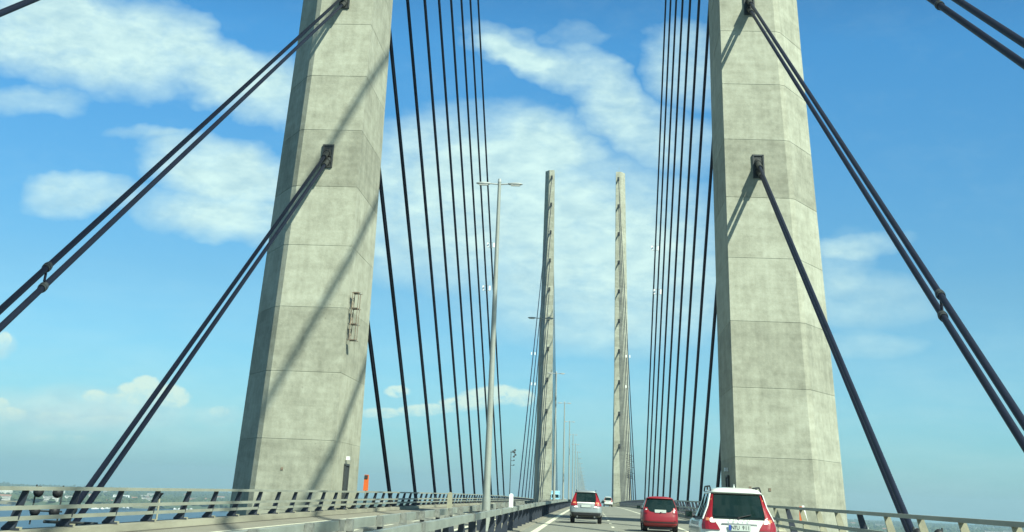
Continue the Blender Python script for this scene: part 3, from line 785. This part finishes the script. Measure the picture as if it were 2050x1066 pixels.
    # mirrors
    for sd in (-1, 1):
        wm = interp(T, belt)[0]; p = MB(); p.box((sd * (wm + .14), ws - .25, belt + .07), (.20, .14, .155), spec['mirror'], top=(.85, .8)); mo = p.build('door_mirror', root)
        q = MB(); q.box((sd * (wm + .14), ws - .325, belt + .07), (.16, .01, .12), 'glass'); q.build('mirror_glass', mo)
        p = MB(); p.tube((sd * (wm - .02), ws - .22, belt + .02), (sd * (wm + .08), ws - .24, belt + .04), .025, 'black', n=6); p.build('mirror_arm', root)
    # dim seats seen through nothing: head restraints are skipped behind tinted glass
    if spec.get('front'):
        for sd in (-1, 1):
            p = MB(); p.box((sd * .62, L - .12, .68), (.34, .12, .14), 'clear', top=(.8, .8)); p.build('headlight', root)
        p = MB(); p.box((0, L - .02, .62), (.8, .05, .16), 'black'); p.build('grille', root)
    return root
WAGON = dict(L=4.82, belt=.99, gtop=1.50, wsx=3.45, tab=[
    (.26, .84, .12, 4.68, .22), (.34, .90, .03, 4.78, .25), (.52, .925, .00, 4.82, .28), (.68, .93, .02, 4.82, .28), (.82, .925, .05, 4.74, .26),
    (.93, .905, .08, 4.45, .24), (.99, .865, .11, 3.75, .20), (1.03, .825, .13, 3.55, .17), (1.25, .73, .27, 3.10, .15), (1.50, .655, .46, 2.72, .15), (1.53, .645, .40, 2.68, .15), (1.60, .56, .42, 2.50, .16), (1.635, .40, .62, 2.2, .2), (1.645, .2, .9, 1.9, .15)],
    win=[(1.475, -.535, .535), (1.42, -.56, .56), (1.20, -.605, .605), (1.07, -.63, .63), (1.04, -.56, .56)],
    lights=[[(1.49, .652, .575), (1.30, .712, .602), (1.12, .778, .635), (1.04, .818, .640), (.96, .868, .60), (.86, .90, .52), (.775, .90, .47)]],
    lens=[([(1.02, .66, .645), (.99, .71, .625), (.94, .71, .60), (.915, .68, .59)], 'clear'), ([(1.01, .79, .72), (.95, .81, .72)], 'amber'), ([(1.40, .652, .62), (1.37, .66, .625)], 'amber')],
    panels=[([(.912, -.42, .42), (.885, -.44, .44)], 'badge', 'tailgate_trim'), ([(.44, -.86, .86), (.30, -.82, .82)], 'cladding', 'bumper_cladding')],
    plate=.825, text='NTU 911', brand=.975, fin=True, rails=.62, railz=1.62, wheels=(.98, 3.80), track=.80, wr=.345, mirror='black', clad=True, pipes=True)
SUV = dict(L=4.63, belt=1.06, gtop=1.56, wsx=3.2, tab=[
    (.34, .84, .12, 4.50, .22), (.42, .91, .03, 4.58, .26), (.58, .945, .00, 4.63, .30), (.78, .945, .03, 4.63, .30), (.92, .93, .07, 4.52, .28),
    (1.02, .90, .11, 4.1, .25), (1.06, .87, .14, 3.5, .2), (1.10, .85, .16, 3.35, .18), (1.32, .76, .32, 2.95, .17), (1.56, .655, .52, 2.6, .16), (1.585, .65, .45, 2.55, .16), (1.66, .56, .47, 2.35, .18), (1.70, .36, .7, 2.1, .18), (1.71, .2, .9, 1.8, .15)],
    win=[(1.53, -.50, .50), (1.47, -.53, .53), (1.28, -.56, .56), (1.15, -.56, .56), (1.12, -.46, .46)],
    lights=[[(1.55, .62, .545), (1.36, .71, .575), (1.20, .775, .58), (1.12, .83, .56), (1.03, .88, .52), (.94, .90, .50), (.90, .90, .52)]],
    lens=[([(1.10, .70, .60), (1.05, .76, .57), (1.01, .74, .56)], 'amber'), ([(.89, .62, .50), (.84, .70, .46), (.80, .66, .46)], 'clear')],
    panels=[([(1.08, -.50, .50), (1.03, -.50, .50)], 'clear', 'tailgate_trim'), ([(.95, -.30, .30), (.80, -.33, .33)], 'badge', 'plate_recess'), ([(.55, -.86, .86), (.36, -.82, .82)], 'black', 'bumper_cladding')],
    plate=.885, fin=True, rails=.57, railz=1.68, wheels=(.95, 3.72), track=.80, wr=.37, mirror='silver', pipes=True)
HATCH = dict(L=3.85, belt=.98, gtop=1.44, wsx=3.0, tab=[
    (.24, .74, .12, 3.72, .22), (.32, .80, .03, 3.80, .25), (.50, .835, .00, 3.85, .28), (.68, .84, .02, 3.83, .28), (.85, .83, .06, 3.7, .26),
    (.95, .81, .10, 3.45, .24), (.98, .80, .12, 3.2, .20), (1.02, .785, .14, 3.05, .18), (1.22, .715, .24, 2.7, .17), (1.44, .635, .36, 2.3, .17), (1.46, .63, .28, 2.3, .16), (1.52, .53, .32, 2.1, .18), (1.55, .34, .5, 1.9, .18), (1.56, .2, .7, 1.6, .15)],
    win=[(1.42, -.50, .50), (1.36, -.535, .535), (1.12, -.58, .58), (1.00, -.59, .59), (.90, -.50, .50), (.87, -.40, .40)],
    lights=[[(1.06, .74, .61), (.98, .79, .60), (.88, .81, .59), (.82, .81, .63)], [(.53, .76, .66), (.50, .76, .66)]],
    lens=[([(.99, .70, .63), (.95, .72, .64)], 'clear')],
    panels=[([(.45, -.80, .80), (.40, -.78, .78)], 'black', 'bumper_trim')],
    plate=.905, fin=False, wheels=(.68, 3.12), track=.72, wr=.30, mirror='black')
def zscale(sp, k):
    q = dict(sp)
    q['tab'] = [(a[0] * k,) + a[1:] for a in sp['tab']]
    for f in ('belt', 'gtop', 'plate', 'brand', 'railz'):
        if sp.get(f): q[f] = sp[f] * k
    Z = lambda rows: [(r[0] * k,) + tuple(r[1:]) for r in rows]
    q['win'] = Z(sp['win']); q['lights'] = [Z(l) for l in sp['lights']]; q['lens'] = [(Z(l), m) for l, m in sp['lens']]; q['panels'] = [(Z(l), m, n) for l, m, n in sp['panels']]
    return q
WAGON = zscale(WAGON, 1.07); HATCH = zscale(HATCH, .96)
car('estate_car', 'white estate car with tall red tail lights and plate NTU 911', 7.33, 35.0, WAGON, 'white')
car('silver_car', 'silver car with red lights up its rear pillars, in the left lane', 3.42, 82.5, SUV, 'silver')
car('red_hatchback', 'small red hatchback between the silver car and the white estate', 7.02, 68.0, HATCH, 'red')
far_w = dict(WAGON); far_w.pop('text'); far_w.pop('brand')
car('distant_car', 'distant white car partly hidden right of the silver car', 7.1, 285, far_w, 'white')
fr = dict(HATCH); fr['front'] = True
car('oncoming_car', 'tiny white oncoming car beside the light blue truck', -3.6, 384, fr, 'white', rz=math.pi)

def truck(x, y):
    root = thing('truck', (x, y, zr(x, y) + .01), 'light blue oncoming truck far off at the foot of the distant left pylon', 'truck')
    mb = MB(); rings = []
    for z, yo, w in ((.45, 0, 1.22), (1.2, -.03, 1.25), (1.9, 0, 1.25), (2.9, .22, 1.20), (3.15, .45, 1.12)):
        rings.append([(-w, yo, z), (w, yo, z), (w, 2.1, z), (-w, 2.1, z)])
    mb.loft(rings, 'truckblue'); mb.build('cab', root)
    mb = MB(); mb.add([(-1.08, -.035, 1.95), (1.08, -.035, 1.95), (1.03, .17, 2.8), (-1.03, .17, 2.8), (-1.08, .02, 1.95), (1.08, .02, 1.95), (1.03, .23, 2.8), (-1.03, .23, 2.8)], [(0, 1, 2, 3), (0, 4, 5, 1), (3, 2, 6, 7), (0, 3, 7, 4), (1, 5, 6, 2)], 'glass'); mb.build('windscreen', root)
    mb = MB(); mb.box((0, -.08, .65), (2.4, .2, .5), 'whiteframe'); mb.build('bumper', root)
    mb = MB(); mb.box((0, -.06, 1.25), (1.4, .06, .5), 'black'); mb.build('grille', root)
    for s in (-1, 1):
        mb = MB(); mb.box((s * .95, -.2, .7), (.3, .06, .18), 'clear'); mb.build('headlight', root)
        mb = MB(); mb.box((s * 1.42, .1, 2.3), (.22, .12, .6), 'black'); mb.build('door_mirror', root)
    mb = MB(); mb.box((0, 6.6, 2.35), (2.5, 8.6, 2.75), 'truckblue'); mb.box((0, 6.6, 3.76), (2.44, 8.5, .06), 'whiteframe'); mb.build('cargo_box', root)
    mb = MB(); mb.box((0, 5.6, .85), (.9, 10, .25), 'black'); mb.build('chassis', root)
    for yy in (1.1, 8.4, 9.7):
        for s in (-1, 1):
            mb = MB(); mb.tube((s * .95, yy, .5), (s * 1.22, yy, .5), .5, 'tyre', n=20); mb.build('wheel', root)
truck(-7.1, 425)

# ------------------------------------------------------------------ street furniture beside the railings
t = thing('emergency_phone', (-13.0, 104, zr(-12.4, 104)), 'orange emergency box behind the left railing beside the near left pylon', 'emergency box')
mb = MB(); mb.box((0, 0, 1.82), (.33, .30, 1.05), 'orange', top=(.90, .90)); mb.build('cabinet', t)
mb = MB(); mb.box((0, -.178, 2.2), (.24, .02, .22), 'sleeve'); mb.build('hood', t)
mb = MB(); mb.tube((0, 0, -.1), (0, 0, 1.3), .06, 'galv'); mb.build('stand', t)
mb = MB(); mb.box((.22, 0, -.06), (.9, .5, .08), 'galvblock'); mb.build('bracket', t)
t = thing('warning_board', (12.55, 60, zr(12.4, 60)), 'small orange and white board behind the right railing', 'marker')
mb = MB(); mb.box((-.08, 0, .98), (.16, .05, .62), 'orange', top=(.7, 1)); mb.build('orange_panel', t)
mb = MB(); mb.box((.12, .01, 1.0), (.16, .05, .66), 'whiteframe', top=(.6, 1), shift=(-.1, 0)); mb.build('white_panel', t)
mb = MB(); mb.tube((0, .05, -.1), (0, .05, 1.0), .03, 'galv'); mb.build('stand', t)

def floodlights(x, y, z, lab, nrow):
    t = thing('floodlight_rack', (x, y, z), lab, 'floodlights', 'floodlight racks outside the railings')
    mb = MB(); s = 1 if x > 0 else -1
    for xx in (-.45, .45): mb.tube((xx, .1, -.6), (xx, .1, .55), .03, 'plate', n=6)
    mb.tube((-.55, .1, -.2), (.55, .1, -.2), .03, 'plate', n=6); mb.tube((0, .1, -.5), (-s * (abs(x) - 12.3), .1, -.5), .05, 'plate', n=6); mb.build('frame', t)
    for q in range(nrow):
        for xx in (-.32, .32):
            mb = MB(); zz = .35 - q * .55; rings = []
            for k, r in ((-.14, .04), (-.11, .11), (-.05, .155), (.04, .17), (.08, .16), (.10, .03)):
                rings.append([(xx + math.cos(a * math.pi / 7) * r, k, zz + math.sin(a * math.pi / 7) * r) for a in range(14)])
            mb.loft(rings, 'black', smooth=True); mb.build('floodlight', t)
floodlights(-14.1, 45.5, -.72, 'rack of four round black floodlights behind the left railing', 2)
floodlights(14.4, 46.0, -.85, 'pair of round black floodlights behind the right railing', 1)
t = thing('small_floodlight', (-13.75, 56.5, zr(-12.4, 56.5)), 'single wedge-shaped floodlight behind the left railing left of the pylon', 'floodlight')
mb = MB(); mb.add([(-.12, -.1, 1.10), (.10, -.1, 1.06), (-.08, -.1, .80), (-.12, .15, 1.10), (.10, .15, 1.06), (-.08, .15, .80)], [(0, 1, 2), (5, 4, 3), (0, 3, 4, 1), (1, 4, 5, 2), (2, 5, 3, 0)], 'black'); mb.build('lamp_housing', t)
mb = MB(); mb.tube((0, .02, -.2), (0, .02, .84), .045, 'postlight'); mb.box((.5, .1, -.2), (1.1, .12, .08), 'plate'); mb.build('stand', t)

def mast(x, y, h, lab, spiky):
    t = thing('instrument_mast', (x, y, zr(x, y) - .4), lab, 'mast')
    mb = MB(); mb.tube((0, 0, 0), (0, 0, h), .10, 'sleeve', .07, n=8); mb.build('pole', t)
    s = 1 if x > 0 else -1
    mb = MB(); mb.box((-s * .6, 0, 0), (1.5, .2, .15), 'plate'); mb.build('bracket', t)
    if not spiky:
        for zz, w in ((h - 2.8, .7), (h - 1.9, .7)):
            mb = MB(); mb.tube((0, 0, zz), (w, 0, zz), .05, 'sleeve', n=6); mb.box((w, 0, zz + .1), (.25, .2, .2), 'sleeve'); mb.build('arm', t)
        for i, (dx, dz) in enumerate(((.75, -.1), (.95, -.55), (.65, -.9), (.85, .35), (.45, .1))):
            mb = MB(); mb.box((dx, 0, h + dz - .2), (.42, .5, .34), 'sleeve', top=(.8, .8)); mb.build('sensor', t)
        mb = MB(); mb.tube((-.15, 0, h - .3), (.95, 0, h - .3), .05, 'sleeve', n=6); mb.tube((.8, 0, h - 1.2), (.8, 0, h + .2), .05, 'sleeve', n=6); mb.build('crossbar', t)
    else:
        random.seed(3)
        mb = MB()
        for i in range(13):
            zz = h - 6.0 + i * .48; mb.tube((-1.0 + .25 * (i % 2), 0, zz + .25), (1.1 - .3 * (i % 3), 0, zz - .15), .07, 'sleeve', n=5)
        mb.tube((-.55, 0, h - 6), (-.55, 0, h), .07, 'sleeve', n=6); mb.tube((.55, 0, h - 6), (.55, 0, h), .07, 'sleeve', n=6); mb.build('antenna_array', t)
mast(-13.6, 300, 10.4, 'thin dark mast with a cluster of instruments beyond the left railing', False)
mast(14.6, 400, 13.6, 'dark mast with a spiky antenna array right of the distant right pylon', True)

# ------------------------------------------------------------------ sea, far land, town
mb = MB(); n = 96; Rr = 13500
rs = [0, 200, 600, 1500, 3000, 6000, Rr]
vs = []
for r in rs[1:]:
    for i in range(n): a = 2 * math.pi * i / n; vs.append((math.sin(a) * r, math.cos(a) * r, SEA))
mb.add([(0, 0, SEA)] + vs, [(0, 1 + i, 1 + (i + 1) % n) for i in range(n)] + [(1 + j * n + i, 1 + (j + 1) * n + i, 1 + (j + 1) * n + (i + 1) % n, 1 + j * n + (i + 1) % n) for j in range(len(rs) - 2) for i in range(n)], 'cable')
ms_ = bpy.data.materials.new('sea_water'); ms_.use_nodes = True; t = ms_.node_tree; b = t.nodes['Principled BSDF']
b.inputs['Base Color'].default_value = (.008, .030, .055, 1); b.inputs['Roughness'].default_value = .30; b.inputs['IOR'].default_value = 1.33
co = t.nodes.new('ShaderNodeTexCoord'); n1_ = t.nodes.new('ShaderNodeTexNoise'); n1_.inputs['Scale'].default_value = .09; n1_.inputs['Detail'].default_value = 8
bp = t.nodes.new('ShaderNodeBump'); bp.inputs['Strength'].default_value = .8; bp.inputs['Distance'].default_value = 1.2
t.links.new(co.outputs['Object'], n1_.inputs[0]); t.links.new(n1_.outputs[0], bp.inputs['Height']); t.links.new(bp.outputs[0], b.inputs['Normal'])
mb.mats = [ms_]; struct(mb.build('sea'))

ml = bpy.data.materials.new('far_land'); ml.use_nodes = True; t = ml.node_tree; b = t.nodes['Principled BSDF']; b.inputs['Roughness'].default_value = .9
co = t.nodes.new('ShaderNodeTexCoord'); v = t.nodes.new('ShaderNodeTexVoronoi'); v.inputs['Scale'].default_value = .006; t.links.new(co.outputs['Object'], v.inputs[0])
r_ = t.nodes.new('ShaderNodeValToRGB'); t.links.new(v.outputs['Color'], r_.inputs[0]); e = r_.color_ramp.elements
e[0].position = .15; e[0].color = (.035, .060, .028, 1); e[1].position = .9; e[1].color = (.20, .17, .10, 1); q = e.new(.5); q.color = (.07, .10, .045, 1)
t.links.new(r_.outputs[0], b.inputs['Base Color'])
MAT['land'] = ml
def shore(azd, side):
    base = 4550 if side < 0 else 3900
    return base + 420 * noise.noise(Vector((azd * .22, side * 3.1, 0))) + 160 * noise.noise(Vector((azd * .9, side * 5, 0)))
def land_h(x, y): return SEA + 3 + 9 * (noise.noise(Vector((x / 900, y / 900, 0))) + .6) 
def land(side, a0, a1):
    mb = MB(); na, nr = 150, 22; vs = []
    for i in range(na + 1):
        az_ = a0 + (a1 - a0) * i / na; s0 = shore(az_, side)
        for j in range(nr + 1):
            t_ = (j / nr) ** 1.6; r = s0 + (13400 - s0) * t_; x = r * math.sin(R(az_)); y = r * math.cos(R(az_))
            z = SEA - .5 if j == 0 else max(SEA + 1.2, land_h(x, y)) * 1.0 + 10 * t_
            vs.append((x, y, z))
    mb.add(vs, [(i * (nr + 1) + j, i * (nr + 1) + j + 1, (i + 1) * (nr + 1) + j + 1, (i + 1) * (nr + 1) + j) for i in range(na) for j in range(nr)], 'land', True)
    return struct(mb.build('far_shore'))
land(-1, -75, -3.0); land(1, 4.5, 75)
def lz(x, y, side):
    az_ = math.degrees(math.atan2(x, y)); s0 = shore(az_, side); r = math.hypot(x, y); t_ = max(0, (r - s0) / (13400 - s0)); return max(SEA + 1.2, land_h(x, y)) + 10 * t_
# woods: low clumps of many small crowns, one mass
def woods(side, a0, a1, n):
    mb = MB(); random.seed(5 + side)
    for _ in range(n):
        ca = random.uniform(a0, a1); s0 = shore(ca, side); r = s0 + 60 + (8500) * random.random() ** 1.5
        x0 = r * math.sin(R(ca)); y0 = r * math.cos(R(ca)); sp = random.uniform(30, 160)
        for _k in range(random.randint(4, 10)):
            x = x0 + random.gauss(0, sp); y = y0 + random.gauss(0, 40); 
            if math.hypot(x, y) < s0 + 25: continue
            z = lz(x, y, side); w = random.uniform(6, 17); h = random.uniform(7, 15); vs = []; m = 6
            for k, (rr, zz) in enumerate(((.7, 0), (1., .45), (.6, .85))):
                for i in range(m):
                    a = 2 * math.pi * i / m + k; q = w * rr * random.uniform(.75, 1.2); vs.append((x + math.cos(a) * q, y + math.sin(a) * q, z - 1 + h * zz * random.uniform(.85, 1.15)))
            vs.append((x, y, z + h * random.uniform(.95, 1.2)))
            mb.add(vs, [(j * m + i, j * m + (i + 1) % m, (j + 1) * m + (i + 1) % m, (j + 1) * m + i) for j in range(2) for i in range(m)] + [(2 * m + i, 2 * m + (i + 1) % m, 3 * m) for i in range(m)], 'treeg')
    o = mb.build('far_wood'); tag(o, 'hazy dark green woods and gardens on the far %s shore' % ('left' if side < 0 else 'right'), 'woods', kind='stuff')
woods(-1, -28, -5, 900); woods(1, 6, 22, 700)
def far_building(x, y, w, d, h, wall, roof, gable, lab, grp):
    az_ = math.atan2(x, y); t = thing('far_building', (x, y, lz(x, y, -1 if x < 0 else 1)), lab, 'building', grp, -az_ + random.uniform(-.25, .25))
    mb = MB(); mb.box((0, 0, h / 2 - 1), (w, d, h + 2), wall); mb.build('wall', t)
    mb = MB()
    if gable: mb.add([(-w / 2 - .5, -d / 2 - .5, h), (w / 2 + .5, -d / 2 - .5, h), (w / 2 + .5, d / 2 + .5, h), (-w / 2 - .5, d / 2 + .5, h), (-w / 2 - .5, 0, h + 4), (w / 2 + .5, 0, h + 4)], [(0, 1, 5, 4), (2, 3, 4, 5), (0, 4, 3), (1, 2, 5), (3, 2, 1, 0)], roof)
    else: mb.box((0, 0, h + .45), (w + .6, d + .6, .9), roof)
    mb.build('roof', t)
    mb = MB(); nf = max(1, int(h / 4))
    for f in range(nf): mb.box((0, -d / 2 - .06, 2.2 + f * h / nf), (w * .86, .1, 1.5), 'winm')
    mb.build('window_band', t)
random.seed(21)
for side, a0, a1, cnt in ((-1, -24.5, -7, 84), (1, 9.5, 19, 46)):
    sn = 'left' if side < 0 else 'right'
    for i in range(cnt):
        a = random.uniform(a0, a1); r = shore(a, side) + 50 + 4200 * random.random() ** 1.7
        kind = random.choice('abcc'); sc = random.uniform(.7, 1.6)
        x = r * math.sin(R(a)); y = r * math.cos(R(a))
        if kind == 'a': far_building(x, y, 46 * sc, 16, 13 * sc, 'wallp', 'roofd', False, 'pale flat-roofed block in the town on the far %s shore' % sn, 'pale flat-roofed blocks on the %s shore' % sn)
        elif kind == 'b': far_building(x, y, 30 * sc, 14, 8 * sc, 'wallb', 'roofd', False, 'brown flat-roofed building in the town on the far %s shore' % sn, 'brown buildings on the %s shore' % sn)
        else: far_building(x, y, 24 * sc, 12, 7 * sc, 'wallp', 'roofr', True, 'small pale house with red pitched roof on the far %s shore' % sn, 'red-roofed houses on the %s shore' % sn)
# long white block and round white tank that stand out on the left shore
a = -18.6; r = 5600; far_building(r * math.sin(R(a)), r * math.cos(R(a)), 60, 20, 17, 'whiteframe', 'whiteframe', False, 'long white block standing above the trees left of the near left pylon', None)
a = -23.0; r = 6000; x, y = r * math.sin(R(a)), r * math.cos(R(a)); t = thing('storage_tank', (x, y, lz(x, y, -1)), 'white domed tank on the left shore at the left edge', 'tank')
mb = MB(); rings = []
for rr, zz in ((38, -2), (38, 16), (34, 21), (24, 25), (10, 27), (.5, 27.5)): rings.append([(math.cos(i * math.pi / 10) * rr, math.sin(i * math.pi / 10) * rr, zz) for i in range(20)])
mb.loft(rings, 'wallp'); mb.build('tank_wall', t)
# moored boats
for i in range(12):
    a = -19.6 + i * .19 + random.uniform(-.05, .05) + (1.6 if i > 7 else 0); r = shore(a, -1) - random.uniform(50, 120); x, y = r * math.sin(R(a)), r * math.cos(R(a))
    t = thing('moored_boat', (x, y, SEA), 'small white boat moored in the row below the left shore', 'boat', 'white boats moored off the left shore', rz=random.uniform(-.5, .5))
    L_ = random.uniform(9, 16); mb = MB(); rings = []
    for z, k in ((-.3, .75), (.8, .95), (2.2, 1.0)): rings.append([(-L_ * .5 * k, -1.6 * k, z), (L_ * .3 * k, -1.8 * k, z), (L_ * .6 * k, 0, z + .3), (L_ * .3 * k, 1.8 * k, z), (-L_ * .5 * k, 1.6 * k, z)])
    mb.loft(rings, 'whiteframe'); mb.build('hull', t)
    mb = MB(); mb.box((-.5, 0, 3.3), (L_ * .45, 2.4, 2.2), 'whiteframe', top=(.75, .8)); mb.build('cabin', t)

# ------------------------------------------------------------------ haze
mb = MB(); mb.box((0, 0, (SEA - 1.5 + 175) / 2), (30000, 30000, 175 - SEA + 1.5), 'cable')
mh = bpy.data.materials.new('haze_air'); mh.use_nodes = True; t = mh.node_tree
for n_ in list(t.nodes): t.nodes.remove(n_)
o_ = t.nodes.new('ShaderNodeOutputMaterial'); pv = t.nodes.new('ShaderNodeVolumePrincipled'); t.links.new(pv.outputs[0], o_.inputs['Volume'])
pv.inputs['Color'].default_value = (.58, .84, .96, 1); pv.inputs['Density'].default_value = 9e-5; pv.inputs['Anisotropy'].default_value = .3
mb.mats = [mh]; hz = mb.build('haze'); hz['kind'] = 'stuff'; hz['label'] = 'thin pale blue haze lying over the whole strait'; hz['category'] = 'haze'
